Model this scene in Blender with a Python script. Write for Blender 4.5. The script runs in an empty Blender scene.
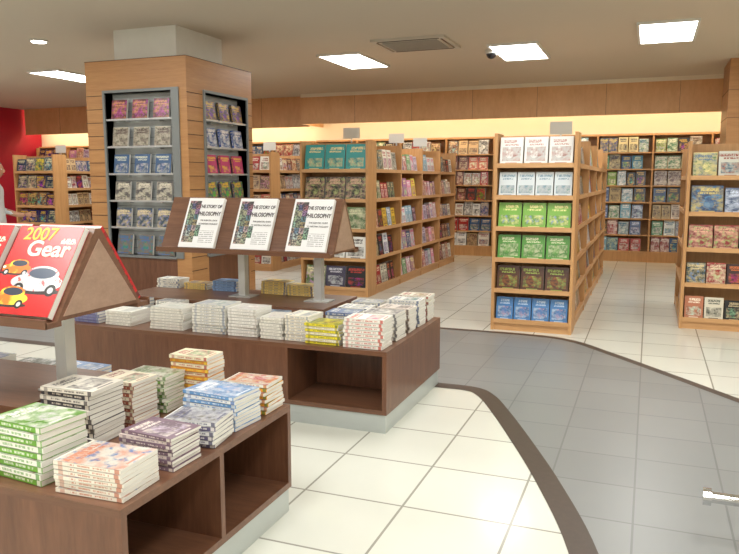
import bpy, math, random
from mathutils import Matrix, Vector
random.seed(7)
S = bpy.context.scene
try:
    S.view_settings.view_transform = 'Standard'
    S.view_settings.look = 'None'
    S.view_settings.exposure = 0.0
except Exception as e:
    print(e)

def lin(r, g, b):
    f = lambda c: (c/255/12.92) if c/255 <= 0.04045 else ((c/255+0.055)/1.055)**2.4
    return (f(r), f(g), f(b))
def col4(c): return (c[0], c[1], c[2], 1.0)

# ------------------------------------------------------------ materials
class NB:
    def __init__(s, name):
        s.mat = bpy.data.materials.new(name); s.mat.use_nodes = True
        s.nt = s.mat.node_tree
        s.b = s.nt.nodes['Principled BSDF']
    def n(s, t): return s.nt.nodes.new(t)
    def l(s, a, b): s.nt.links.new(a, b)
    def put(s, inp, v):
        if hasattr(v, 'links'): s.l(v, inp)
        else: inp.default_value = v
    def m(s, op, a, b=None, clamp=False):
        k = s.n('ShaderNodeMath'); k.operation = op; k.use_clamp = clamp
        s.put(k.inputs[0], a)
        if b is not None: s.put(k.inputs[1], b)
        return k.outputs[0]
    def band(s, x, lo, hi):
        return s.m('MULTIPLY', s.m('GREATER_THAN', x, lo), s.m('LESS_THAN', x, hi))
    def ell(s, u, v, cu, cv, ru, rv):
        a = s.m('DIVIDE', s.m('SUBTRACT', u, cu), ru); b = s.m('DIVIDE', s.m('SUBTRACT', v, cv), rv)
        return s.m('LESS_THAN', s.m('ADD', s.m('MULTIPLY', a, a), s.m('MULTIPLY', b, b)), 1.0)
    def mix(s, f, a, b):
        k = s.n('ShaderNodeMix'); k.data_type = 'RGBA'
        s.put(k.inputs[0], f); s.put(k.inputs[6], a); s.put(k.inputs[7], b)
        return k.outputs[2]
    def comb(s, x, y, z):
        k = s.n('ShaderNodeCombineXYZ')
        s.put(k.inputs[0], x); s.put(k.inputs[1], y); s.put(k.inputs[2], z); return k.outputs[0]
    def noise(s, vec, scale, detail=2, rough=.5):
        k = s.n('ShaderNodeTexNoise'); s.l(vec, k.inputs['Vector'])
        k.inputs['Scale'].default_value = scale; k.inputs['Detail'].default_value = detail
        k.inputs['Roughness'].default_value = rough
        return k.outputs[0]
    def uv(s):
        k = s.n('ShaderNodeUVMap'); k.uv_map = 'UVMap'
        q = s.n('ShaderNodeSeparateXYZ'); s.l(k.outputs[0], q.inputs[0]); return q.outputs[0], q.outputs[1]
    def attr(s, nm):
        k = s.n('ShaderNodeAttribute'); k.attribute_name = nm; return k.outputs['Color'], k.outputs['Alpha']
    def obj(s):
        k = s.n('ShaderNodeTexCoord'); return k.outputs['Object']
    def done(s, c, rough=.5, metal=0.0, spec=None):
        s.put(s.b.inputs['Base Color'], c if hasattr(c, 'links') else col4(c))
        s.put(s.b.inputs['Roughness'], rough); s.b.inputs['Metallic'].default_value = metal
        if spec is not None: s.b.inputs['Specular IOR Level'].default_value = spec
        return s.mat

def mat_plain(name, c, rough=.5, metal=0, var=.06, scale=6):
    k = NB(name); o = k.obj(); f = k.noise(o, scale, 3)
    a = tuple(x*(1-var) for x in c); b = tuple(min(1, x*(1+var)) for x in c)
    return k.done(k.mix(f, col4(a), col4(b)), rough, metal)
def mat_wood(name, c1, c2, stretch, rough=.4, scale=1.0):
    k = NB(name); o = k.obj()
    mp = k.n('ShaderNodeMapping'); k.l(o, mp.inputs[0]); mp.inputs['Scale'].default_value = stretch
    a = k.noise(mp.outputs[0], 3*scale, 5, .6); b = k.noise(mp.outputs[0], 14*scale, 3, .6)
    f = k.m('ADD', k.m('MULTIPLY', a, .7), k.m('MULTIPLY', b, .5), True)
    f = k.m('MULTIPLY', k.m('SUBTRACT', f, .35), 2.2, True)
    return k.done(k.mix(f, col4(c1), col4(c2)), rough)
def mat_emit(name, c, st):
    m = bpy.data.materials.new(name); m.use_nodes = True
    b = m.node_tree.nodes['Principled BSDF']
    b.inputs['Base Color'].default_value = (.8, .8, .8, 1)
    b.inputs['Emission Color'].default_value = col4(c); b.inputs['Emission Strength'].default_value = st
    return m

OAKH = mat_wood('oak_horizontal', lin(190,140,92), lin(216,170,120), (.5, .5, 8), .42)
OAKV = mat_wood('oak_vertical', lin(184,134,84), lin(210,162,110), (8, 8, .5), .42)
OAKC = mat_wood('oak_pillar', lin(166,116,72), lin(190,142,92), (.5, .5, 8), .42)
OAKP = mat_wood('oak_panel', lin(206,156,106), lin(224,178,128), (1.4, 1.4, .5), .42)
WAL = mat_wood('walnut', lin(92,60,44), lin(126,88,66), (.6, 5, 8), .32)
WALL_L = mat_wood('walnut_light', lin(150,122,104), lin(172,142,122), (.6, 5, 8), .35)
WALV = mat_wood('walnut_vertical', lin(90,58,42), lin(124,84,62), (6, 6, .6), .32)
PLINTH = mat_plain('plinth_grey', lin(186,192,190), .35, .2)
GREYM = mat_plain('niche_grey_metal', lin(178,182,182), .5, .0)
FRAMEM = mat_plain('niche_frame_metal', lin(128,132,132), .4, .2)
DARK = mat_plain('dark_groove', lin(84,60,40), .7)
STEEL = mat_plain('brushed_steel', lin(200,202,202), .35, .6)
CHROME = mat_plain('chrome', lin(215,215,215), .12, 1)
CEIL = mat_plain('ceiling_paint', lin(208,198,180), .85, 0, .03, .6)
WALLM = mat_plain('wall_cream', lin(236,228,208), .8, 0, .03, 1)
REDW = mat_plain('wall_red', lin(190,26,56), .6)
WHITEC = mat_plain('white_paint', lin(222,222,216), .6)
SHADOWB = mat_wood('shelf_back', lin(172,126,82), lin(196,152,104), (8, 8, .5), .5)
PANEL = mat_emit('troffer_diffuser', (.985, .99, .96), 19.0)
TUBE = mat_emit('cove_tube', (1.0, .88, .62), 20.0)
DOWN = mat_emit('downlight_lens', (1.0, .97, .9), 20.0)
BLACK = mat_plain('black_plastic', (.012,.012,.013), .2)
SIGN = mat_plain('sign_plate', lin(206,204,196), .3)

def mat_cover():
    k = NB('book_cover'); u, v = k.uv(); c1, r = k.attr('c1'); c2, _ = k.attr('c2')
    r40 = k.m('MULTIPLY', r, 40)
    fr = k.m('FRACT', k.m('MULTIPLY', r, 7.31)); fr2 = k.m('FRACT', k.m('MULTIPLY', r, 13.7)); fr3 = k.m('FRACT', k.m('MULTIPLY', r, 29.3))
    vec = k.comb(u, k.m('MULTIPLY', v, 1.4), r40)
    n1 = k.m('MULTIPLY', k.m('SUBTRACT', k.noise(vec, 3.4, 4, .65), .42), 4.5, True)
    vec2 = k.comb(u, k.m('MULTIPLY', v, 1.4), k.m('ADD', r40, 17.0))
    n2 = k.m('MULTIPLY', k.m('SUBTRACT', k.noise(vec2, 6, 4, .6), .52), 7, True)
    hs = k.n('ShaderNodeHueSaturation'); k.put(hs.inputs['Hue'], fr3); k.put(hs.inputs['Color'], c2)
    hs.inputs['Saturation'].default_value = 1.15; hs.inputs['Value'].default_value = .7
    half = k.mix(.3, c1, (.04,.035,.04,1))
    ill = k.mix(k.m('MULTIPLY', n1, .75), half, c2); ill = k.mix(k.m('MULTIPLY', n2, .85), ill, hs.outputs[0])
    subj = k.ell(u, v, k.m('ADD', .38, k.m('MULTIPLY', fr, .24)), k.m('ADD', .27, k.m('MULTIPLY', fr2, .14)), .17, .17)
    head = k.ell(u, v, k.m('ADD', .38, k.m('MULTIPLY', fr, .24)), k.m('ADD', .47, k.m('MULTIPLY', fr2, .1)), .09, .075)
    sm_ = k.m('MULTIPLY', k.m('ADD', subj, head, True), k.m('GREATER_THAN', fr2, .35))
    ill = k.mix(k.m('MULTIPLY', sm_, .8), ill, k.mix(n1, c1, hs.outputs[0]))
    full = k.m('GREATER_THAN', fr, .5)
    blk = k.m('MULTIPLY', k.band(u, .1, .9), k.band(v, .13, k.m('ADD', .45, k.m('MULTIPLY', fr2, .2))))
    im = k.m('ADD', blk, k.m('MULTIPLY', full, k.m('LESS_THAN', v, .97)), True)
    tv = k.comb(k.m('MULTIPLY', u, 26), k.m('MULTIPLY', v, 12), r40)
    l1 = k.m('MULTIPLY', k.band(v, .79, .90), k.band(u, k.m('MULTIPLY', fr3, .3), k.m('SUBTRACT', .95, k.m('MULTIPLY', fr2, .25))))
    l2 = k.m('MULTIPLY', k.band(v, .69, .755), k.band(u, .2, .8))
    tm = k.m('MULTIPLY', k.m('ADD', l1, l2, True), k.m('GREATER_THAN', k.noise(tv, 1.4, 1), .44))
    s2 = k.m('MULTIPLY', k.m('MULTIPLY', k.band(v, .04, .08), k.band(u, .25, .75)), .8)
    c = k.mix(im, c1, ill); c = k.mix(k.m('MULTIPLY', tm, .9), c, c2); c = k.mix(s2, c, c2)
    return k.done(c, .3)
def mat_spine():
    k = NB('book_spine'); u, v = k.uv(); c1, r = k.attr('c1'); c2, _ = k.attr('c2')
    tv = k.comb(k.m('MULTIPLY', u, 60), k.m('MULTIPLY', v, .6), k.m('MULTIPLY', r, 40))
    word = k.m('GREATER_THAN', k.m('FRACT', k.m('ADD', k.m('MULTIPLY', u, 4.3), r)), .18)
    tm = k.m('MULTIPLY', k.m('MULTIPLY', k.band(v, .30, .70), k.band(u, .16, .78)), k.m('GREATER_THAN', k.noise(tv, 1.3, 1), .44))
    tm = k.m('MULTIPLY', tm, word)
    e = k.m('MULTIPLY', k.m('ADD', k.m('LESS_THAN', v, .1), k.m('GREATER_THAN', v, .92)), .5, True)
    c = k.mix(k.m('MULTIPLY', tm, .7), c1, c2); c = k.mix(k.m('MULTIPLY', k.band(u, .02, .09), .8), c, c2)
    c = k.mix(k.m('MULTIPLY', k.band(u, .86, .93), .5), c, c2); c = k.mix(e, c, (.05, .045, .04, 1))
    return k.done(c, .4)
def mat_pages():
    k = NB('book_pages'); u, v = k.uv(); c1, r = k.attr('c1')
    n = k.noise(k.comb(u, k.m('MULTIPLY', v, 30), r), 2.5, 2)
    pg = k.mix(n, (.62, .59, .53, 1), (.86, .85, .80, 1))
    e = k.m('ADD', k.m('LESS_THAN', v, .12), k.m('GREATER_THAN', v, .88), True)
    return k.done(k.mix(k.m('MULTIPLY', e, .75), pg, c1), .7)
COVER, SPINE, PAGES = mat_cover(), mat_spine(), mat_pages()

def mat_mosaic_cover():
    k = NB('illustrated_white_cover'); u, v = k.uv()
    vec = k.comb(k.m('MULTIPLY', u, 1.0), k.m('MULTIPLY', v, 1.3), 3.3)
    cu = k.m('FLOOR', k.m('MULTIPLY', u, 8)); cv = k.m('FLOOR', k.m('MULTIPLY', v, 9))
    wn = k.n('ShaderNodeTexWhiteNoise'); k.l(k.comb(cu, cv, 2.0), wn.inputs['Vector'])
    n = k.noise(vec, 24, 3)
    hs = k.n('ShaderNodeHueSaturation'); k.l(wn.outputs['Color'], hs.inputs['Color'])
    hs.inputs['Saturation'].default_value = .6; hs.inputs['Value'].default_value = .6
    pic = k.mix(k.m('MULTIPLY', k.m('SUBTRACT', n, .40), 4, True), (.05, .05, .06, 1), hs.outputs[0])
    m1 = k.m('MULTIPLY', k.band(u, .05, .375), k.band(v, .10, .94))
    m2 = k.m('MULTIPLY', k.band(u, .375, .5), k.band(v, .22, .45))
    tl = k.m('MULTIPLY', k.m('MULTIPLY', k.band(u, .52, .92), k.band(v, .10, .34)), k.m('GREATER_THAN', k.m('FRACT', k.m('MULTIPLY', v, 26)), .55))
    tl = k.m('MULTIPLY', tl, k.m('GREATER_THAN', k.noise(k.comb(k.m('MULTIPLY', u, 20), k.m('FLOOR', k.m('MULTIPLY', v, 26)), 0.0), 1.5, 1), .42))
    c = k.mix(k.m('ADD', m1, m2, True), (.86, .87, .89, 1), pic)
    c = k.mix(k.m('MULTIPLY', tl, .6), c, (.2, .2, .22, 1))
    return k.done(c, .3)
def mat_mag_cover():
    k = NB('red_magazine_cover'); u, v = k.uv()
    vec = k.comb(u, k.m('MULTIPLY', v, 1.3), 1.7)
    n1 = k.noise(vec, 9, 4, .7); n2 = k.m('MULTIPLY', k.m('SUBTRACT', k.noise(vec, 5, 3), .5), 10, True)
    red = k.mix(n1, col4(lin(168,18,24)), col4(lin(226,40,38)))
    sil = k.mix(n2, col4(lin(196,198,204)), col4(lin(246,244,242)))
    sil = k.mix(k.m('MULTIPLY', k.m('GREATER_THAN', n1, .57), .8), sil, col4(lin(206,40,36)))
    yel = k.mix(n2, col4(lin(236,120,40)), col4(lin(248,216,70)))
    c = red
    # three overlapping racing cars
    def car(c, cu, cv, s, paint, glass):
        body = k.m('ADD', k.ell(u, v, cu, cv, .42*s, .105*s), k.ell(u, v, cu+.04*s, cv+.09*s, .27*s, .10*s), True)
        c = k.mix(k.ell(u, v, cu, cv-.10*s, .44*s, .04*s), c, (.03,.02,.02,1))
        c = k.mix(body, c, paint)
        c = k.mix(k.ell(u, v, cu+.04*s, cv+.105*s, .215*s, .062*s), c, glass)
        for dx in (-.26, .27):
            c = k.mix(k.ell(u, v, cu+dx*s, cv-.085*s, .085*s, .068*s), c, (.015,.015,.015,1)); c = k.mix(k.ell(u, v, cu+dx*s, cv-.085*s, .045*s, .036*s), c, (.6,.6,.62,1))
        c = k.mix(k.ell(u, v, cu-.36*s, cv+.01, .05*s, .025*s), c, (.95,.95,.8,1))
        return c
    c = car(c, .22, .50, .55, yel, (.03,.04,.07,1))
    c = car(c, .62, .36, .95, sil, (.05,.07,.12,1))
    c = car(c, .30, .17, .70, yel, (.03,.04,.07,1))
    tx = k.m('MULTIPLY', k.band(v, .80, .86), k.m('GREATER_THAN', k.noise(k.comb(k.m('MULTIPLY', u, 30), k.m('MULTIPLY', v, 20), 0.0), 1.2, 1), .48))
    c = k.mix(k.m('MULTIPLY', tx, k.band(u, .74, .96)), c, col4(lin(240,230,200)))
    return k.done(c, .25)
MOSAIC, MAGC = mat_mosaic_cover(), mat_mag_cover()

def mat_tile(name, c1, c2, grout, size, rough, mort=.005):
    k = NB(name); o = k.obj()
    br = k.n('ShaderNodeTexBrick'); k.l(o, br.inputs['Vector']); br.offset = 0; br.squash = 1
    br.inputs['Color1'].default_value = col4(c1); br.inputs['Color2'].default_value = col4(c2)
    br.inputs['Mortar'].default_value = col4(grout)
    br.inputs['Scale'].default_value = 1; br.inputs['Mortar Size'].default_value = mort
    br.inputs['Mortar Smooth'].default_value = .1; br.inputs['Bias'].default_value = 0
    br.inputs['Brick Width'].default_value = size; br.inputs['Row Height'].default_value = size
    n = k.noise(o, 3, 4, .6)
    c = k.mix(k.m('MULTIPLY', n, .10), br.outputs['Color'], (.35, .36, .34, 1))
    return k.done(c, rough)
TILEW = mat_tile('floor_white_tile', lin(226,227,217), lin(220,221,211), lin(158,156,146), .5, .17, .006)
TILEG = mat_tile('floor_grey_tile', lin(136,138,138), lin(129,131,131), lin(110,112,112), .4, .33)
STRIPE = mat_plain('floor_dark_stripe', lin(76,64,56), .4, 0, .2, 30)

# ------------------------------------------------------------ mesh accumulator
class Acc:
    def __init__(s): s.V=[]; s.F=[]; s.M=[]; s.A=[]; s.B=[]; s.UV=[]
    def quad(s, pts, mat=0, uv=None, c1=(1,1,1,0), c2=(1,1,1,0)):
        i = len(s.V); s.V += [tuple(p) for p in pts]; n = len(pts)
        s.F.append(tuple(range(i, i+n))); s.M.append(mat); s.A.append(c1); s.B.append(c2)
        s.UV.append(uv or ([(0,0),(1,0),(1,1),(0,1)][:n] + [(0,0)]*max(0, n-4)))
    def box(s, x0, x1, y0, y1, z0, z1, mat=0, M=None):
        if x0 > x1: x0, x1 = x1, x0
        if y0 > y1: y0, y1 = y1, y0
        P = [Vector(p) for p in ((x0,y0,z0),(x1,y0,z0),(x1,y1,z0),(x0,y1,z0),(x0,y0,z1),(x1,y0,z1),(x1,y1,z1),(x0,y1,z1))]
        if M is not None: P = [M @ p for p in P]
        for f in ((3,2,1,0),(4,5,6,7),(0,1,5,4),(1,2,6,5),(2,3,7,6),(3,0,4,7)):
            s.quad([P[i] for i in f], mat)
    def prism(s, prof, x0, x1, mat=0):
        a = [Vector((x0, y, z)) for y, z in prof]; b = [Vector((x1, y, z)) for y, z in prof]
        n = len(prof)
        s.quad(b, mat); s.quad(a[::-1], mat)
        for i in range(n):
            j = (i+1) % n; s.quad([a[i], a[j], b[j], b[i]], mat)
    def tube(s, p0, p1, r, mat=0, n=16, r2=None):
        p0, p1 = Vector(p0), Vector(p1); d = (p1-p0).normalized()
        q = d.to_track_quat('Z', 'Y'); r2 = r if r2 is None else r2
        A = [p0 + q @ Vector((r*math.cos(2*math.pi*i/n), r*math.sin(2*math.pi*i/n), 0)) for i in range(n)]
        B = [p1 + q @ Vector((r2*math.cos(2*math.pi*i/n), r2*math.sin(2*math.pi*i/n), 0)) for i in range(n)]
        for i in range(n):
            j = (i+1) % n; s.quad([A[i], A[j], B[j], B[i]], mat)
        s.quad(B, mat); s.quad(A[::-1], mat)
    def book(s, M, w, h, t, c1, c2, rnd=None, m0=0, cm=None):
        if rnd is None: rnd = random.random()
        a = (c1[0], c1[1], c1[2], rnd); b = (c2[0], c2[1], c2[2], rnd)
        x = w/2
        P = [M @ Vector(p) for p in ((-x,0,0),(x,0,0),(x,t,0),(-x,t,0),(-x,0,h),(x,0,h),(x,t,h),(-x,t,h))]
        st = [(0,0),(1,0),(1,1),(0,1)]
        s.quad([P[0],P[1],P[5],P[4]], m0 if cm is None else cm, st, a, b)
        s.quad([P[2],P[3],P[7],P[6]], m0, st, a, b)
        s.quad([P[3],P[0],P[4],P[7]], m0+1, [(0,1),(0,0),(1,0),(1,1)], a, b)
        s.quad([P[1],P[2],P[6],P[5]], m0+2, [(0,0),(0,1),(1,1),(1,0)], a, b)
        s.quad([P[4],P[5],P[6],P[7]], m0+2, [(0,0),(1,0),(1,1),(0,1)], a, b)
        s.quad([P[3],P[2],P[1],P[0]], m0+2, [(0,1),(1,1),(1,0),(0,0)], a, b)
    def build(s, name, mats, parent=None):
        me = bpy.data.meshes.new(name); me.from_pydata(s.V, [], s.F)
        for m in mats: me.materials.append(m)
        me.polygons.foreach_set('material_index', s.M)
        me.uv_layers.new(name='UVMap')
        me.color_attributes.new('c1', 'FLOAT_COLOR', 'CORNER'); me.color_attributes.new('c2', 'FLOAT_COLOR', 'CORNER')
        uvs=[]; ca=[]; cb=[]
        for f, uv, x, y in zip(s.F, s.UV, s.A, s.B):
            for k in range(len(f)):
                uvs.extend(uv[k]); ca.extend(x); cb.extend(y)
        me.uv_layers['UVMap'].data.foreach_set('uv', uvs)
        me.color_attributes['c1'].data.foreach_set('color', ca); me.color_attributes['c2'].data.foreach_set('color', cb)
        me.update()
        o = bpy.data.objects.new(name, me); S.collection.objects.link(o)
        if parent: o.parent = parent
        return o
BM = [COVER, SPINE, PAGES]
def empty(name):
    e = bpy.data.objects.new(name, None); S.collection.objects.link(e); return e
def text(name, body, size, M, mat, parent, sx=1.0, off=0.0):
    c = bpy.data.curves.new(name, 'FONT'); c.body = body; c.size = size; c.align_x = 'CENTER'; c.extrude = .0006; c.offset = off
    c.materials.append(mat)
    o = bpy.data.objects.new(name, c); S.collection.objects.link(o)
    o.matrix_world = M @ Matrix.Diagonal((sx, 1, 1, 1)); o.parent = parent
    return o
T = Matrix.Translation
def R(a, ax): return Matrix.Rotation(math.radians(a), 4, ax)

# ------------------------------------------------------------ room shell
CZ = 3.25
fl = Acc()
fl.box(-14.9, 4.1, -3.1, 14.7, -.1, 0, 0)
def smooth(P, n=6):
    out = []
    Q = [P[0]] + P + [P[-1]]
    for i in range(1, len(Q)-2):
        a, b, c_, d = [Vector(q) for q in Q[i-1:i+3]]
        for k in range(n):
            t = k/n
            out.append(.5*((2*b)+(c_-a)*t+(2*a-5*b+4*c_-d)*t*t+(3*b-a-3*c_+d)*t**3))
    out.append(Vector(P[-1])); return out
front = smooth([(-14.7,4.96),(-6,4.965),(-2.4,4.97),(-1.45,4.975),(-1.14,4.965),(-1.00,4.84),(-.85,4.55),(-.64,4.08),(-.40,3.50),(-.18,2.86),(-.03,2.1),(.06,1.2),(.08,-.5),(.08,-2.99)])
back = smooth([(-14.7,6.95),(-6,6.95),(-1.9,6.97),(-1.0,6.96),(-.62,6.84),(-.3,6.5),(.1,6.02),(.68,5.3),(1.6,4.15),(2.8,2.6),(3.98,1.05)])
# grey region: cut at y = const slices between the two boundary curves (no folding)
def xat(P, y):
    for i in range(len(P)-1):
        a, b = P[i], P[i+1]
        if (a.y-y)*(b.y-y) <= 0 and abs(a.y-b.y) > 1e-6 and a.x > -1.3: return a.x+(b.x-a.x)*(y-a.y)/(b.y-a.y)
    return None
fl.quad([(-14.79,4.965,.001),(-1.2,4.965,.001),(-1.2,6.95,.001),(-14.79,6.95,.001)], 1)
ys = [4.965+(6.84-4.965)*i/24 for i in range(25)]
for a_, b_ in zip(ys[:-1], ys[1:]):
    fl.quad([(-1.2,a_,.001),(xat(back,a_),a_,.001),(xat(back,b_),b_,.001),(-1.2,b_,.001)], 1)
fl.quad([(-1.2,6.84,.001),(-.62,6.84,.001),(-.8,6.92,.001),(-1.2,6.95,.001)], 1)
ys = [-2.98+(4.965+2.98)*i/90 for i in range(91)]
for a_, b_ in zip(ys[:-1], ys[1:]):
    fa = xat(front, a_); fb = xat(front, b_-1e-4)
    ra = xat(back, a_) if a_ > 1.06 else 3.99; rb = xat(back, b_) if b_ > 1.06 else 3.99
    if None in (fa, fb, ra, rb): continue
    fl.quad([(fa,a_,.001),(ra,a_,.001),(rb,b_,.001),(fb,b_,.001)], 1)
def ribbon(P, w, z, m):
    L_ = []; R_ = []
    for i, p in enumerate(P):
        a = P[max(0, i-1)]; b = P[min(len(P)-1, i+1)]; d = (b-a).normalized(); nn = Vector((-d.y, d.x))*w/2
        L_.append((p.x+nn.x, p.y+nn.y, z)); R_.append((p.x-nn.x, p.y-nn.y, z))
    for i in range(len(P)-1): fl.quad([R_[i], R_[i+1], L_[i+1], L_[i]], m)
ribbon(front, .12, .002, 2); ribbon(back, .08, .002, 2)
fl.build('floor', [TILEW, TILEG, STRIPE])
c = Acc(); c.box(-14.9, 4.1, -3.1, 14.7, CZ, CZ+.1); c.build('ceiling', [CEIL])
c = Acc(); c.box(-14.9, 4.1, 14.6, 14.7, 0, CZ); c.build('wall_back', [WALLM])
c = Acc(); c.box(-14.9, -14.8, -3, 14.6, 0, CZ); c.build('wall_left', [REDW])
c = Acc(); c.box(4.0, 4.1, -3, 14.6, 0, CZ); c.build('wall_right', [WALLM])
c = Acc(); c.box(-14.9, 4.1, -3.1, -3.0, 0, CZ); c.build('wall_front', [WALLM])
c = Acc()
c.box(-6.8, 3.99, 13.62, 13.68, 2.64, CZ-.07, 0)
for i in range(1, 9): c.box(-6.8+i*1.2-.002, -6.8+i*1.2+.002, 13.618, 13.62, 2.64, CZ-.07, 2)
c.box(-6.8, 3.99, 13.60, 13.70, CZ-.07, CZ-.001, 1)
c.box(-6.8, -6.74, 13.68, 14.59, 2.64, CZ-.001, 0)
c.build('trim_1', [OAKP, WALLM, DARK])
c = Acc(); c.box(-14.7, -6.82, 14.0, 14.06, 2.62, CZ-.001, 0)
for i in range(1, 7): c.box(-14.7+i*1.126-.002, -14.7+i*1.126+.002, 13.998, 14.0, 2.62, CZ-.001, 1)
c.build('trim_2', [OAKP, DARK])
c = Acc(); c.tube((-6.6,13.78,2.72), (3.9,13.78,2.72), .03, 0, 8); c.build('cove_light_tube', [TUBE])
c = Acc(); c.tube((-14.6,14.14,2.70), (-6.9,14.14,2.70), .03, 0, 8); c.build('cove_light_tube', [TUBE])

def troffer(x, y):
    a = Acc(); w, l = .3, .6
    z0 = CZ-.03
    a.box(x-w-.03, x-w, y-l-.03, y+l+.03, z0, CZ-.001, 0); a.box(x+w, x+w+.03, y-l-.03, y+l+.03, z0, CZ-.001, 0)
    a.box(x-w, x+w, y-l-.03, y-l, z0, CZ-.001, 0); a.box(x-w, x+w, y+l, y+l+.03, z0, CZ-.001, 0)
    a.quad([(x-w,y-l,z0+.008),(x-w,y+l,z0+.008),(x+w,y+l,z0+.008),(x+w,y-l,z0+.008)], 1)
    a.build('recessed_ceiling_light', [WHITEC, PANEL])
for (x, y) in [(-4.15,10.1),(-1.75,10.2),(.1,9.5),(-9.2,9.8),(-12.2,9.8),(-6.8,10.4),(2.6,9.7),
               (-9.2,5.2),(-12.2,5.2),(-6.6,4.6),(-4.1,5.0),(-1.7,5.2),(.4,5.2),(2.6,5.2),(-6.6,1.2),(-4.1,1.2),(-1.7,1.2),(.4,1.2),(2.6,1.2),(-9.5,1.2),
               (-4.1,-1.6),(-1.7,-1.6),(.4,-1.6)]:
    troffer(x, y)
for (x, y) in [(-7.3,7.25),(-10.6,8.0),(-8.6,6.2)]:
    a = Acc(); a.tube((x,y,CZ-.02),(x,y,CZ-.001), .11, 0, 24); a.tube((x,y,CZ-.026),(x,y,CZ-.02), .085, 1, 24)
    a.build('ceiling_downlight', [WHITEC, DOWN])
a = Acc(); X, Y = -2.9, 9.15
a.box(X-.48, X+.48, Y-.42, Y+.42, CZ-.03, CZ-.001, 0)
for i in range(9):
    yy = Y-.3+i*.066; a.box(X-.36, X+.36, yy, yy+.03, CZ-.045, CZ-.03, 1)
for sg in (-1, 1):
    a.box(X-.4, X+.4, Y+sg*.36-.012, Y+sg*.36+.012, CZ-.034, CZ-.03, 2)
    a.box(X+sg*.42-.012, X+sg*.42+.012, Y-.32, Y+.32, CZ-.034, CZ-.03, 2)
a.build('ceiling_air_vent', [mat_plain('vent_plastic', lin(196,190,176), .5), mat_plain('vent_slat', lin(160,156,146), .5), BLACK])
bpy.ops.mesh.primitive_uv_sphere_add(segments=20, ring_count=12, radius=.07, location=(-2.1, 10.0, CZ-.05)); o = bpy.context.object
o.name = 'dome'; o.data.materials.append(BLACK)
e = empty('security_dome_camera'); o.parent = e
a = Acc(); a.tube((-2.1,10,CZ-.05),(-2.1,10,CZ-.001), .085, 0, 20); a.build('mount', [WHITEC], e)

# ------------------------------------------------------------ palettes
def P_(*rows): return [(lin(*a), lin(*b)) for a, b in rows]
MIX = P_(((236,232,220),(170,40,40)),((40,60,120),(230,220,150)),((210,190,150),(90,50,30)),((170,30,36),(240,220,190)),
         ((235,235,235),(40,90,160)),((30,30,34),(210,190,150)),((90,130,70),(240,230,190)),((230,190,60),(120,40,30)),
         ((120,160,190),(250,250,250)),((190,120,90),(250,240,220)),((60,40,40),(220,120,60)),((220,214,196),(60,70,60)),
         ((24,26,34),(190,60,50)),((70,66,90),(220,220,230)),((46,70,66),(220,200,150)))
COOL = P_(((130,180,200),(250,250,250)),((228,236,232),(40,110,150)),((60,124,156),(220,230,190)),((100,156,120),(250,250,230)),
          ((214,204,160),(60,60,90)),((50,84,130),(220,200,120)),((176,70,66),(240,230,220)),((220,210,196),(90,60,50)),((130,164,72),(240,240,200)),
          ((90,110,150),(220,230,250)),((190,168,120),(60,40,30)),((60,66,76),(220,180,90)))
WARM = P_(((170,44,44),(240,230,210)),((240,236,224),(150,60,40)),((120,66,50),(240,210,170)),((214,184,140),(90,44,44)),
          ((244,244,240),(60,60,70)),((70,60,60),(220,80,70)),((206,100,66),(250,240,200)),((230,226,216),(150,50,60)),((60,90,130),(230,210,180)))
PINK = P_(((230,150,180),(250,250,250)),((240,220,90),(200,60,90)),((120,170,120),(250,250,240)),((240,240,240),(220,70,130)),
          ((180,120,170),(250,240,160)),((210,200,220),(120,60,120)),((150,190,210),(250,250,250)),((235,190,170),(150,60,60)),
          ((90,60,80),(240,200,200)),((60,90,130),(240,230,200)),((200,60,60),(240,240,230)),((226,220,206),(90,70,60)))
DKBLUE = P_(((28,44,100),(240,210,60)),((36,50,110),(230,200,80)),((60,40,80),(240,200,80)),((30,60,90),(240,230,180)),((90,40,60),(240,200,120)))

def row(a, O, ang, length, bw, bh, pal, rep=1, gap=.015, depth=.08, lean=-8, jit=.08):
    base = T(O) @ R(ang, 'Z'); x = gap
    for guard in range(60):
        if x + bw > length: return
        c1, c2 = random.choice(pal); rr = random.random(); w = bw*random.uniform(1-jit, 1+jit); h = bh*random.uniform(1-jit*1.5, 1+jit)
        for k in range(rep):
            if x + w > length: return
            M = base @ T((x+w/2, 0, 0)) @ R(lean, 'X')
            a.book(M, w, h, depth*random.uniform(.5, 1), c1, c2, rr)
            x += w + gap*random.uniform(.5, 1.6)

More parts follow.
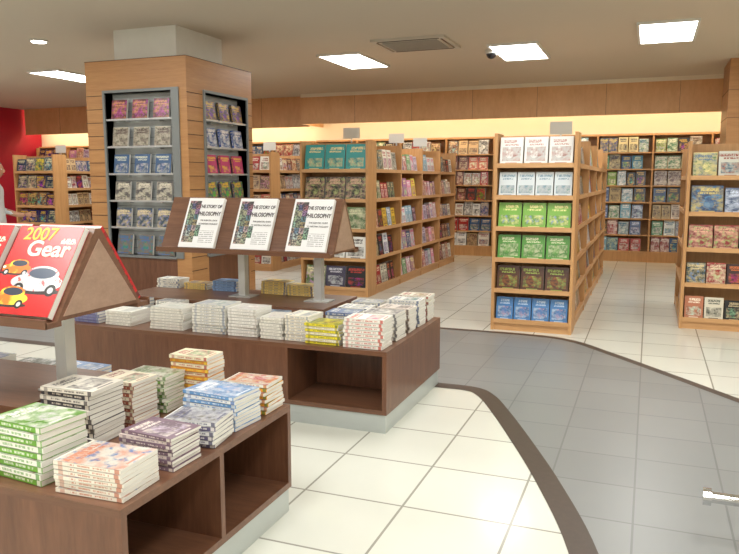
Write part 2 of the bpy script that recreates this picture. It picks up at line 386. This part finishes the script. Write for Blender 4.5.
def gondola(name, x0, x1, y0, y1, H, nb, rows, endrows, palR, palL, bh=.25, sign=False):
    e = empty(name); f = Acc(); b = Acc(); t = .03
    f.box(x0+.01, x1-.01, y0+.015, y1-.01, 0, .09, 0)
    xc = (x0+x1)/2; ed = .30; zs = [.10 + i*(H-.10)/rows for i in range(rows)]
    f.box(x0, x0+t, y0, y0+ed, 0, H, 1); f.box(x1-t, x1, y0, y0+ed, 0, H, 1)
    f.box(x0+t, x1-t, y0+ed-.02, y0+ed, .09, H-.02, 2)
    for z in zs:
        f.box(x0+t, x1-t, y0+.005, y0+ed-.02, z-.02, z+.005, 0)
        f.box(x0+t, x1-t, y0-.005, y0+.008, z-.025, z+.02, 0)
    for i, z in enumerate(zs):
        cols = endrows[i]; n = len(cols); W = (x1-x0-2*t-.02)/n
        for k, (c1, c2, rr, hh) in enumerate(cols):
            M = T((x0+t+.01+W*(k+.5), y0+.03, z+.006)) @ R(-10, 'X')
            b.book(M, W*.94, hh, .09, c1, c2, rr)
    L = (y1-y0-ed)/nb
    f.box(xc-.015, xc+.015, y0+ed, y1-t, .09, H-.06, 2)
    for i in range(nb):
        ya = y0+ed+i*L; yb = ya+L
        f.box(x0, x1, yb-t, yb, 0, H-.02, 1)
        f.box(x0, x1, ya, ya+.012, 0, H-.03, 1)
        for z in zs:
            f.box(x0+.005, x1-.005, ya+.012, yb-t, z-.02, z+.002, 0)
            f.box(x1-.01, x1+.002, ya+.012, yb-t, z-.025, z+.02, 0)
            f.box(x0-.002, x0+.01, ya+.012, yb-t, z-.025, z+.02, 0)
            row(b, (x1-.04, ya+.03, z+.003), 90, L-.07, random.choice((.13,.16,.18)), bh*random.uniform(.85,1.02), palR[i % len(palR)], random.choice((1,1,2)), .012, .1)
            row(b, (x0+.04, yb-.05, z+.003), -90, L-.07, .16, bh, palL, 2, .012, .1)
    f.build('frame', [OAKH, OAKV, SHADOWB], e); b.build('books', BM, e)
    if sign:
        s = Acc()
        for (sx, sy) in sign:
            s.box(sx-.12, sx+.12, sy, sy+.008, H+.05, H+.19, 0); s.box(sx-.01, sx+.01, sy+.001, sy+.007, H-.03, H+.05, 1)
            s.box(sx-.05, sx+.05, sy-.03, sy+.04, H-.03, H-.02, 1)
        s.build('category_sign', [SIGN, STEEL], e)
    return e
def same(c1, c2, n, h=.25, rr=.3): return [(lin(*c1), lin(*c2), rr, h)]*n
def mixed(pal, n, h=.25):
    out = []
    for i in range(n):
        a, b2 = random.choice(pal); out.append((a, b2, random.random(), h*random.uniform(.9, 1.05)))
    return out
er = [same((76,130,190),(196,216,236),4,.23,.2), same((84,50,36),(156,176,80),3,.24,.42),
      same((84,150,60),(225,225,190),3,.24,.29), same((124,178,70),(240,235,160),3,.25,.17),
      same((214,222,226),(120,150,170),4,.24,.15), same((240,240,238),(200,150,140),3,.27,.29)]
gondola('bookshelf_gondola', -1.44, -.65, 7.1, 12.1, 1.95, 4, 6, er, [MIX], MIX, sign=[(-.95,8.3)])
er = [mixed(MIX,3,.28), same((236,236,232),(70,60,60),3,.29,.33), same((96,130,76),(220,220,180),3,.29,.8),
      same((34,32,34),(220,180,150),3,.3,.5), same((64,160,160),(240,220,160),3,.33,.3)]
gondola('bookshelf_gondola', -4.27, -3.32, 8.5, 12.9, 2.0, 4, 5, er, [MIX, PINK, PINK, WARM], MIX, bh=.28, sign=[(-3.75,9.0),(-3.6,10.4),(-3.6,11.6)])
er = [mixed(WARM,4) for i in range(6)]
gondola('bookshelf_gondola', -6.6, -5.75, 10.4, 12.9, 1.95, 2, 6, er, [WARM, MIX], MIX, sign=[(-6.1,11.0)])
er = [mixed(DKBLUE,4) for i in range(6)]
gondola('bookshelf_gondola', -10.85, -9.9, 10.0, 13.0, 1.95, 3, 6, er, [WARM, MIX, PINK], DKBLUE, sign=[(-10.3,10.6)])
er = [mixed(WARM,4) for i in range(6)]
gondola('bookshelf_gondola', -8.75, -7.9, 10.4, 12.9, 1.95, 2, 6, er, [PINK, MIX], MIX)
er = [mixed(MIX,5,.22), mixed(MIX,5,.23), same((150,44,50),(230,180,150),2,.24,.4)+mixed(MIX,2,.24),
      mixed(COOL,3,.27), mixed(P_(((240,226,150),(80,110,140)),((210,210,200),(150,60,40))),4,.26)]
gondola('bookshelf_gondola', .34, 1.34, 7.85, 9.4, 1.88, 1, 5, er, [MIX], MIX)

def wallshelf(name, x0, x1, yf, yb, H, rows, bay, pals, bw=.165, bh=.25):
    e = empty(name); f = Acc(); b = Acc(); t = .03
    n = max(1, round((x1-x0)/bay)); L = (x1-x0)/n
    f.box(x0, x1, yb-.02, yb, .0, H, 2); f.box(x0, x1, yf+.02, yb-.02, 0, .18, 1)
    f.box(x0, x1, yf+.08, yb-.02, H, H+.035, 0)
    zs = [.20+i*(H-.20)/rows for i in range(rows)]
    for i in range(n+1):
        xx = x0+i*L; f.box(xx-t/2, xx+t/2, yf, yb-.02, 0, H, 1)
    for i in range(n):
        for z in zs:
            f.box(x0+i*L+t/2, x0+(i+1)*L-t/2, yf+.01, yb-.02, z-.022, z, 0)
            row(b, (x0+i*L+.025, yf+.03, z+.002), 0, L-.06, bw*random.choice((.85,1,1.1)), bh, pals[i % len(pals)], random.choice((1,1,2)), .015, .08, -10)
    f.build('frame', [OAKH, OAKV, SHADOWB], e); b.build('books', BM, e)
wallshelf('wall_bookshelf', -6.7, 2.9, 14.05, 14.4, 2.3, 7, .96, [WARM, MIX, WARM, WARM, MIX, COOL, COOL, COOL, COOL], .18, .26)
wallshelf('wall_bookshelf', -14.6, -6.85, 14.22, 14.56, 2.3, 7, .96, [DKBLUE, PINK, WARM, MIX], .18, .26)
c = Acc(); c.box(1.0, 2.0, 11.9, 12.9, 0, CZ-.002, 0)
for i in range(1, 8): c.box(.996, 2.004, 11.896, 12.904, i*.4, i*.4+.006, 1)
c.build('wood_clad_column', [OAKC, DARK])

# ------------------------------------------------------------ pillar with niches
e = empty('bookshelf_pillar'); f = Acc(); b = Acc()
x0, x1, y0, y1, H = -6.27, -4.86, 6.9, 8.31, 2.87; D = .14
nz0, nz1 = .62, 2.5
f.box(x0, x1-D, y0+D, y1, 0, H-.001, 0)
nx0, nx1 = -5.99, -5.06
f.box(x0, nx0, y0, y0+D, 0, H, 0); f.box(nx1, x1, y0, y0+D, 0, H, 0)
f.box(nx0, nx1, y0, y0+D, 0, nz0, 4); f.box(nx0, nx1, y0, y0+D, nz1, H, 0)
ny0, ny1 = 7.24, 8.16
f.box(x1-D, x1, y0+D, ny0, 0, H, 0); f.box(x1-D, x1, ny1, y1, 0, H, 0)
f.box(x1-D, x1, ny0, ny1, 0, nz0, 4); f.box(x1-D, x1, ny0, ny1, nz1, H, 0)
z = .3
while z < 2.5:
    f.box(x0-.002, nx0-.05, y0-.003, y0, z, z+.008, 1); f.box(x1, x1+.003, y0-.002, ny0-.04, z, z+.008, 1)
    f.box(x1, x1+.003, ny1+.05, y1, z, z+.008, 1)
    z += .155
f.box(x0-.002, x1+.002, y0-.003, y0, 2.865, 2.871, 1); f.box(x1, x1+.003, y0, y1, 2.865, 2.871, 1)
for (a0, a1) in ((nx0-.03, nx0), (nx1, nx1+.10)): f.box(a0, a1, y0-.02, y0+D-.01, nz0-.02, nz1+.03, 6)
f.box(nx0, nx1, y0-.02, y0+D-.01, nz1, nz1+.03, 6); f.box(nx0, nx1, y0-.02, y0+D-.01, nz0-.03, nz0, 6)
f.box(nx0, nx1, y0+D-.015, y0+D-.002, nz0, nz1, 2)
for (a0, a1) in ((ny0-.03, ny0), (ny1, ny1+.03)): f.box(x1-D+.01, x1+.02, a0, a1, nz0-.02, nz1+.03, 6)
f.box(x1-D+.01, x1+.02, ny0, ny1, nz1, nz1+.03, 6); f.box(x1-D+.01, x1+.02, ny0, ny1, nz0-.03, nz0, 6)
f.box(x1-D+.002, x1-D+.015, ny0, ny1, nz0, nz1, 2)
z = nz0+.07
while z < nz1:
    f.box(nx0, nx1, y0+D-.018, y0+D-.015, z, z+.006, 5); f.box(x1-D+.015, x1-D+.018, ny0, ny1, z, z+.006, 5); z += .1
cols = [P_(((140,120,100),(70,110,160))), P_(((60,84,104),(220,200,160))), P_(((90,84,84),(220,210,190))), P_(((60,90,130),(210,210,190))),
        P_(((200,190,170),(80,60,56))), P_(((110,50,46),(220,150,110)))]
cols2 = [P_(((40,60,140),(210,60,60))), P_(((70,90,150),(230,210,120))), P_(((90,90,120),(230,180,60))), P_(((190,60,110),(240,200,60))), P_(((60,90,160),(240,230,220))), P_(((90,80,90),(230,190,60)))]
dz = (nz1-nz0)/6
for i in range(6):
    z = nz0 + i*dz
    if i:
        f.box(nx0, nx1, y0+.0, y0+.075, z-.003, z+.002, 3); f.box(x1-.075, x1-.0, ny0, ny1, z-.003, z+.002, 3)
        f.box(nx0, nx1, y0-.005, y0+.0, z-.003, z+.018, 3); f.box(x1, x1+.005, ny0, ny1, z-.003, z+.018, 3)
        for q in (.25, .75):
            xx = nx0+(nx1-nx0)*q; f.box(xx-.006, xx+.006, y0+.06, y0+D-.015, z-.02, z-.003, 3)
            yy = ny0+(ny1-ny0)*q; f.box(x1-D+.015, x1-.06, yy-.006, yy+.006, z-.02, z-.003, 3)
    p = cols[i]
    W = (nx1-nx0-.04)/3
    rr = random.random(); rr2 = random.random()
    for k in range(3):
        c1, c2 = p[0]
        b.book(T((nx0+.02+W*(k+.5), y0+.012, z+.004)) @ R(-8, 'X'), W*.72, .235, .03, c1, c2, rr)
        c1, c2 = cols2[i][0]
        W2 = (ny1-ny0-.04)/3
        b.book(T((x1-.012, ny0+.02+W2*(k+.5), z+.004)) @ R(90, 'Z') @ R(-8, 'X'), W2*.72, .235, .03, c1, c2, rr2)
f.build('body', [OAKC, DARK, GREYM, STEEL, WALV, FRAMEM, FRAMEM], e); b.build('books', BM, e)
f = Acc(); f.box(-6.0, -5.12, 7.1, 8.05, H-.001, CZ-.002, 0); f.build('column_top', [WHITEC], e)

# ------------------------------------------------------------ display tables
def table(x0, x1, y0, y1, cub_end, plat):
    e = empty('book_display_table'); f = Acc(); h = .5; t = .028
    f.box(x0+.01, x1-.01, y0+.01, y1-.01, 0, .115, 1)
    f.box(x0, x1, y0, y1, h-t, h, 0)
    f.box(x0, x1, y0, y1, .115, .115+t, 0)
    f.box(x0, x0+t, y0, y1, .115+t, h-t, 2)
    ym = (y0+y1)/2
    if cub_end:
        f.box(x1-.5, x1-.5+t, y0+t, y1-t, .115+t, h-t, 2)
        f.box(x1-.5+t, x1, ym-t/2, ym+t/2, .115+t, h-t, 2)
        f.box(x1-.5+t, x1, y0, y0+t, .115+t, h-t, 2); f.box(x1-.5+t, x1, y1-t, y1, .115+t, h-t, 2)
        f.box(x0+t, x1-.5+t, y0, y0+t, .115+t, h-t, 2); f.box(x0+t, x1-.5+t, y1-t, y1, .115+t, h-t, 2)
        for k in range(1, 3):
            xx = x0+(x1-.5-x0)*k/3; f.box(xx-.004, xx+.004, y0-.004, y0, .12, h-t, 3)
    else:
        f.box(x1-t, x1, y0, y1, .115+t, h-t, 2)
        xs = x1-.68
        f.box(x0+t, xs, y0, y0+t, .115+t, h-t, 2); f.box(x0+t, x1-t, y1-t, y1, .115+t, h-t, 2)
        f.box(xs-.002, xs+t, y0, y0+.45, .115+t, h-t, 2)
        f.box(xs+t, x1-t, y0+.42, y0+.45, .115+t, h-t, 2)
    px0, px1, py0, py1, pz = plat
    f.box(px0, px1, py0, py1, h, pz, 0)
    f.build('carcass', [WAL, PLINTH, WALV, DARK], e)
    return e
table(-3.9, -1.46, 1.66, 2.78, True, (-3.7, -2.2, 1.98, 2.52, .64))
table(-3.82, -1.39, 3.86, 5.02, False, (-3.7, -2.0, 4.3, 4.9, .64))

def stand(x0, x1, yc, zb, zt, zbase, half, kind):
    e = empty('sloped_book_display_stand'); f = Acc()
    prof = [(yc-half, zb), (yc+half, zb), (yc+.015, zt), (yc-.015, zt)]
    f.prism(prof, x0, x1, 0)
    f.prism([(yc-half+.03, zb+.015), (yc+half-.03, zb+.015), (yc, zt-.04)], x0+.002, x1+.003, 3)
    f.box(x0, x1, yc-half-.055, yc-half+.02, zb-.02, zb, 0); f.box(x0, x1, yc-half-.06, yc-half-.05, zb-.02, zb+.015, 0)
    f.box(x0, x1, yc+half-.02, yc+half+.055, zb-.02, zb, 0); f.box(x0, x1, yc+half+.05, yc+half+.06, zb-.02, zb+.015, 0)
    posts = (x1-.2, x1-.2-(x1-x0-.4)*.62)
    for px in posts:
        f.box(px-.028, px+.028, yc-.028, yc+.028, zbase, zb, 1)
        f.box(px-.09, px+.09, yc-.07, yc+.07, zbase, zbase+.008, 1)
    f.build('stand_body', [WAL, STEEL, OAKV, WALL_L], e)
    th = math.degrees(math.atan2(half-.015, zt-zb)); nrm = Vector((0, -math.cos(math.radians(th)), math.sin(math.radians(th))))
    b = Acc(); t = .03; cm = 3
    if kind == 'ph':
        bw, bh = .30, .40
        xs = [x1-.2, x1-.2-.44, x1-.2-.88]
    else:
        bw, bh = .32, .39
        xs = [x1-.18, x1-.18-.36, x1-.18-.72, x1-.18-1.08]
    for xx in xs:
        for side in (0, 1):
            nn = nrm if not side else Vector((0, -nrm.y, nrm.z))
            yb = yc-half if not side else yc+half
            M = T(Vector((xx, yb, zb+.002)) + nn*(t+.002)) @ (R(180, 'Z') if side else Matrix.Identity(4)) @ R(-th, 'X')
            c1 = lin(225,225,225) if kind == 'ph' else lin(200,24,30)
            b.book(M, bw, bh*.98, t, c1, lin(40,40,40), .5, 0, cm)
            if side == 0:
                TM = M @ R(90, 'X')
                if kind == 'ph':
                    text('title', 'THE STORY OF', .036, TM @ T((.050, bh*.78, .001)), TXT, e, .78, .0008)
                    text('title', 'PHILOSOPHY', .043, TM @ T((.050, bh*.63, .001)), TXT, e, .76, .001)
                    text('subtitle', 'THE ESSENTIAL GUIDE', .016, TM @ T((.06, bh*.52, .001)), TXT, e, .9)
                    text('subtitle', 'TO WESTERN THOUGHT', .016, TM @ T((.06, bh*.45, .001)), TXT, e, .9)
                else:
                    text('title', '2007', .078, TM @ T((-.04, bh*.82, .001)), TXY, e, 1.05, .001)
                    text('title', 'Gear', .095, TM @ T((.03, bh*.64, .001)), TXW, e, 1.1, .002)
    b.build('books', BM + ([MOSAIC] if kind == 'ph' else [MAGC]), e)
TXT = mat_plain('ink_dark', lin(60,52,60), .5); TXW = mat_plain('ink_pale', lin(240,232,214), .4); TXY = mat_plain('ink_yellow', lin(244,196,60), .4)
stand(-3.37, -1.97, 4.6, 1.0, 1.37, .64, .2, 'ph')
stand(-3.55, -2.02, 2.25, .98, 1.31, .64, .235, 'mag')

# ------------------------------------------------------------ book stacks
def stack(x0, x1, y0, y1, h, z, c1, c2, spine='front', th=.02, alt=None, rot=0, jit=3.0):
    a = Acc(); n = max(1, round(h/th)); t = h/n
    cx, cy = (x0+x1)/2, (y0+y1)/2; W, Dp = x1-x0, y1-y0; rr = random.random()
    for i in range(n):
        cc1, cc2 = c1, c2
        if alt and i % 2 == 1: cc1, cc2 = alt
        rz = rot + random.uniform(-jit, jit)
        if spine == 'front': bw, bh, ex = Dp, W, 90
        elif spine == 'right': bw, bh, ex = W, Dp, 180
        else: bw, bh, ex = W, Dp, 0
        M = T((cx+random.uniform(-.005,.005), cy+random.uniform(-.005,.005), z+(i+1)*t-.0004)) @ R(rz+ex, 'Z') @ T((0, -bh/2, 0)) @ R(-90, 'X')
        a.book(M, bw, bh, t-.0012, lin(*cc1), lin(*cc2), rr)
    a.build('book_stack', BM)
Z = .501
W_ = (232,230,220)
stack(-2.05,-1.80,1.71,1.90,.20,Z,(112,170,60),(245,245,235),'front',.022,((238,240,230),(90,160,60)), -3)
stack(-1.75,-1.49,1.695,1.885,.11,Z,(236,230,218),(196,120,90),'front',.016, None, 3)
stack(-1.71,-1.485,1.96,2.12,.12,Z,(120,96,112),(235,225,215),'front',.014,((220,205,200),(110,80,110)), -2)
stack(-1.70,-1.48,2.18,2.34,.10,Z,(96,90,120),(235,230,225),'front',.016,((220,220,220),(60,60,100)), 6)
stack(-1.75,-1.49,2.395,2.57,.14,Z,(110,160,215),(240,245,250),'front',.016,((235,238,240),(70,120,190)), -3)
stack(-1.70,-1.485,2.61,2.76,.13,Z,(240,170,60),(90,130,60),'front',.016,((238,236,226),(200,120,40)))
stack(-2.14,-1.90,2.03,2.21,.22,Z,(60,58,64),(225,215,200),'front',.018,((232,226,214),(60,50,60)))
stack(-2.10,-1.90,2.27,2.42,.19,Z,(160,90,70),(240,230,200),'front',.016,((235,225,200),(150,70,60)))
stack(-2.12,-1.90,2.47,2.61,.16,Z,(110,150,70),(240,240,220),'front',.016,((240,236,220),(90,130,60)))
stack(-1.99,-1.79,2.63,2.76,.22,Z,(226,150,60),(245,215,80),'front',.018,((240,230,200),(180,60,60)))
stack(-2.42,-2.18,1.70,1.90,.13,Z,(220,200,190),(150,70,80),'front',.02)
stack(-2.75,-2.5,1.70,1.90,.15,Z,(90,120,170),(240,240,240),'front',.02)
stack(-3.1,-2.85,1.70,1.90,.12,Z,(180,50,50),(240,240,240),'front',.02)
stack(-2.38,-2.16,2.60,2.75,.08,Z,(190,60,110),(240,240,240),'front',.016)
stack(-2.65,-2.43,2.60,2.75,.10,Z,(110,150,200),(240,240,240),'front',.016)
stack(-2.95,-2.72,2.60,2.75,.09,Z,(90,110,100),(240,240,240),'front',.016)
stack(-3.3,-3.05,2.60,2.75,.10,Z,(230,225,215),(60,90,150),'front',.016)
F = [(-3.78,-3.56,.12,(120,120,170)),(-3.50,-3.28,.10,W_),(-3.12,-2.86,.15,W_),(-2.78,-2.53,.19,W_),(-2.51,-2.30,.18,(238,236,230)),(-2.27,-2.11,.14,(240,238,228)),(-2.09,-1.92,.16,(238,232,216))]
for i, (a0, a1, hh, cc) in enumerate(F):
    stack(a0, a1, 3.93, 4.13, hh, Z, cc, (204,200,190) if i % 3 else (150,160,176), 'front', .019)
stack(-1.94,-1.71,3.90,4.08,.13,Z,(236,220,60),(90,110,60),'front',.018,((240,236,215),(200,180,40)))
stack(-1.68,-1.43,3.89,4.07,.18,Z,(240,236,228),(200,70,50),'front',.022)
stack(-1.66,-1.43,4.16,4.33,.17,Z,(238,234,226),(70,70,80),'front',.02)
stack(-1.66,-1.43,4.40,4.56,.16,Z,(225,215,205),(80,60,50),'front',.02)
stack(-1.66,-1.43,4.62,4.78,.18,Z,(238,236,230),(60,90,140),'front',.02)
stack(-1.66,-1.43,4.83,4.99,.18,Z,(230,226,210),(150,50,50),'front',.02)
stack(-1.93,-1.72,4.18,4.34,.15,Z,(90,110,150),(235,230,220),'front',.022,(W_,(90,110,150)))
stack(-1.95,-1.73,4.42,4.58,.14,Z,(70,120,170),(235,230,220),'front',.022,(W_,(90,110,150)))
stack(-1.95,-1.73,4.66,4.82,.14,Z,(40,44,60),(235,230,220),'front',.022,(W_,(90,110,150)))
for i, a0 in enumerate((-3.55,-3.25,-2.95,-2.68,-2.42,-2.2)):
    stack(a0, a0+.2, 4.16, 4.28, random.uniform(.08,.15), Z, random.choice([W_,(150,170,190),(210,200,190)]), (90,100,120), 'front', .02)
for i, a0 in enumerate((-3.68,-3.42,-3.16,-2.72,-2.5)):
    stack(a0, a0+.21, 4.74, 4.88, random.uniform(.05,.1), .641, random.choice([W_,(130,160,200),(220,190,110)]), (70,90,130), 'front', .02)

# ------------------------------------------------------------ chrome barrier rail
a = Acc()
a.tube((.27,3.02,.25),(1.5,3.02,.25), .022, 0, 20)
a.tube((.255,3.02,.25),(.285,3.02,.25), .034, 0, 20)
a.tube((.9,3.02,.0),(.9,3.02,.25), .022, 0, 20); a.tube((.9,3.02,.0),(.9,3.02,.012), .07, 0, 20)
a.tube((1.5,3.02,.0),(1.5,3.02,.9), .03, 0, 20); a.tube((1.5,3.02,.0),(1.5,3.02,.012), .08, 0, 20)
a.build('barrier_rail', [CHROME])

# ------------------------------------------------------------ person browsing (far left edge)
SKIN = mat_plain('skin', lin(196,146,116), .55); SHIRT = mat_plain('shirt', lin(220,226,230), .8); TROU = mat_plain('trousers', lin(48,52,66), .8)
HAIR = mat_plain('hair', (.012,.01,.009), .5); SHOE = mat_plain('shoes', (.02,.018,.016), .4); EYE = mat_plain('eye_white', (.7,.7,.7), .3)
def skin(name, verts, edges, radii, mats, pick, parent, sub=2, root=0):
    me = bpy.data.meshes.new(name); me.from_pydata(verts, edges, [])
    o = bpy.data.objects.new(name+'_tmp', me); S.collection.objects.link(o)
    o.modifiers.new('s', 'SKIN')
    if not me.skin_vertices:
        bpy.context.view_layer.objects.active = o
        bpy.ops.mesh.customdata_skin_add()
    sk = me.skin_vertices[0].data
    for i, r in enumerate(radii):
        sk[i].radius = r if isinstance(r, tuple) else (r, r); sk[i].use_root = (i == root)
    m = o.modifiers.new('b', 'SUBSURF'); m.levels = sub; m.render_levels = sub
    dg = bpy.context.evaluated_depsgraph_get(); dg.update()
    nm = bpy.data.meshes.new_from_object(o.evaluated_get(dg))
    bpy.data.objects.remove(o)
    nm.materials.clear()
    for k in mats: nm.materials.append(k)
    for p in nm.polygons:
        p.material_index = pick(p.center); p.use_smooth = True
    o = bpy.data.objects.new(name, nm); S.collection.objects.link(o); o.parent = parent
    return o
pe = empty('standing_person')
V = [(0,0,.93),(0,.0,1.1),(0,.01,1.28),(0,.01,1.40),(0,0,1.48),(0,-.01,1.56),
     (.10,0,.88),(.10,-.01,.48),(.105,.02,.09),(.11,-.13,.04),
     (-.10,0,.88),(-.10,-.01,.48),(-.105,.02,.09),(-.11,-.13,.04),
     (.17,.01,1.37),(.215,.02,1.12),(.225,-.20,1.05),(.225,-.27,1.055),
     (-.17,.01,1.37),(-.215,.03,1.12),(-.23,-.02,.90),(-.235,-.04,.83)]
E = [(0,1),(1,2),(2,3),(3,4),(4,5),(0,6),(6,7),(7,8),(8,9),(0,10),(10,11),(11,12),(12,13),(3,14),(14,15),(15,16),(16,17),(3,18),(18,19),(19,20),(20,21)]
Rr = [(.15,.11),(.135,.10),(.155,.105),(.10,.08),(.055,.055),(.055,.06),(.085,.09),(.058,.06),(.04,.045),(.04,.028),(.085,.09),(.058,.06),(.04,.045),(.04,.028),
      .062,.046,.032,.026,.062,.046,.032,.026]
def pick(c):
    if c.z < .10: return 3
    if c.z > 1.45: return 0
    if abs(c.x) > .19 and (c.z < 1.0 or c.y < -.06) : return 0
    if c.z < .93 and abs(c.x) < .2: return 2
    return 1
try:
    skin('body', V, E, Rr, [SKIN, SHIRT, TROU, SHOE], pick, pe)
    for sx, hp, d in ((1, Vector((.225,-.27,1.055)), Vector((0,-1,.05))), (-1, Vector((-.235,-.04,.83)), Vector((0,-.15,-1)))):
        d.normalize(); up = Vector((1,0,0)); side = d.cross(up).normalized()
        skin('palm', [tuple(hp), tuple(hp+d*.04), tuple(hp+d*.085)], [(0,1),(1,2)], [(.022,.022),(.024,.036),(.018,.036)], [SKIN], lambda c: 0, pe, 2)
        for i, (off, ln) in enumerate(((-.028,.065),(-.009,.075),(.010,.07),(.028,.055))):
            b0 = hp + d*.08 + side*off
            c1 = b0 + d*ln*.5 - up*sx*.004; c2 = c1 + d*ln*.35 - up*sx*.014
            skin('finger_%d' % (i+1), [tuple(b0), tuple(c1), tuple(c2)], [(0,1),(1,2)], [.009,.0085,.007], [SKIN], lambda c: 0, pe, 1)
        b0 = hp + d*.03 - side*.03; c1 = b0 + d*.03 - side*.025 - up*sx*.005; c2 = c1 + d*.028 - side*.008
        skin('thumb', [tuple(b0), tuple(c1), tuple(c2)], [(0,1),(1,2)], [.012,.010,.008], [SKIN], lambda c: 0, pe, 1)
except Exception as ex:
    print('SKINFAIL', ex)
def ball(name, loc, sc, mat, cut=None):
    import bmesh
    bm = bmesh.new(); bmesh.ops.create_uvsphere(bm, u_segments=24, v_segments=16, radius=1)
    for v in bm.verts:
        if name == 'head' and v.co.z < 0: v.co.x *= 1+.28*v.co.z; v.co.y = v.co.y*(1+.15*v.co.z)
    if cut: bmesh.ops.delete(bm, geom=[v for v in bm.verts if cut(v.co)], context='VERTS')
    for v in bm.verts: v.co = Vector((v.co.x*sc[0]+loc[0], v.co.y*sc[1]+loc[1], v.co.z*sc[2]+loc[2]))
    me = bpy.data.meshes.new(name); bm.to_mesh(me); bm.free(); me.materials.append(mat)
    for p in me.polygons: p.use_smooth = True
    o = bpy.data.objects.new(name, me); S.collection.objects.link(o); o.parent = pe
ball('head', (0,-.02,1.62), (.078,.098,.115), SKIN)
ball('hair', (0,-.008,1.632), (.086,.104,.118), HAIR, lambda c: c.z < -.35 or (c.y < -.45 and c.z < .5))
ball('nose', (0,-.118,1.61), (.013,.018,.022), SKIN)
ball('mouth', (0,-.108,1.567), (.024,.008,.007), mat_plain('lips', lin(160,90,80), .5))
for sx in (-1, 1):
    ball('eye', (sx*.03,-.105,1.632), (.013,.009,.008), EYE); ball('pupil', (sx*.03,-.113,1.632), (.006,.003,.006), BLACK)
    ball('ear', (sx*.079,-.01,1.615), (.012,.022,.032), SKIN)
pe.location = (-7.62, 6.72, 0.0); pe.rotation_euler = (0, 0, math.radians(120))

# ------------------------------------------------------------ world + camera
w = bpy.data.worlds.new('world'); S.world = w; w.use_nodes = True
w.node_tree.nodes['Background'].inputs[0].default_value = (.8,.85,1,1); w.node_tree.nodes['Background'].inputs[1].default_value = .3
cam = bpy.data.cameras.new('camera'); cam.lens = 34.98; cam.sensor_width = 36; cam.clip_end = 100
co = bpy.data.objects.new('camera', cam); S.collection.objects.link(co)
co.location = (0, 0, 1.5); co.rotation_euler = (math.radians(90-7.7), 0, math.radians(21.2))
S.camera = co
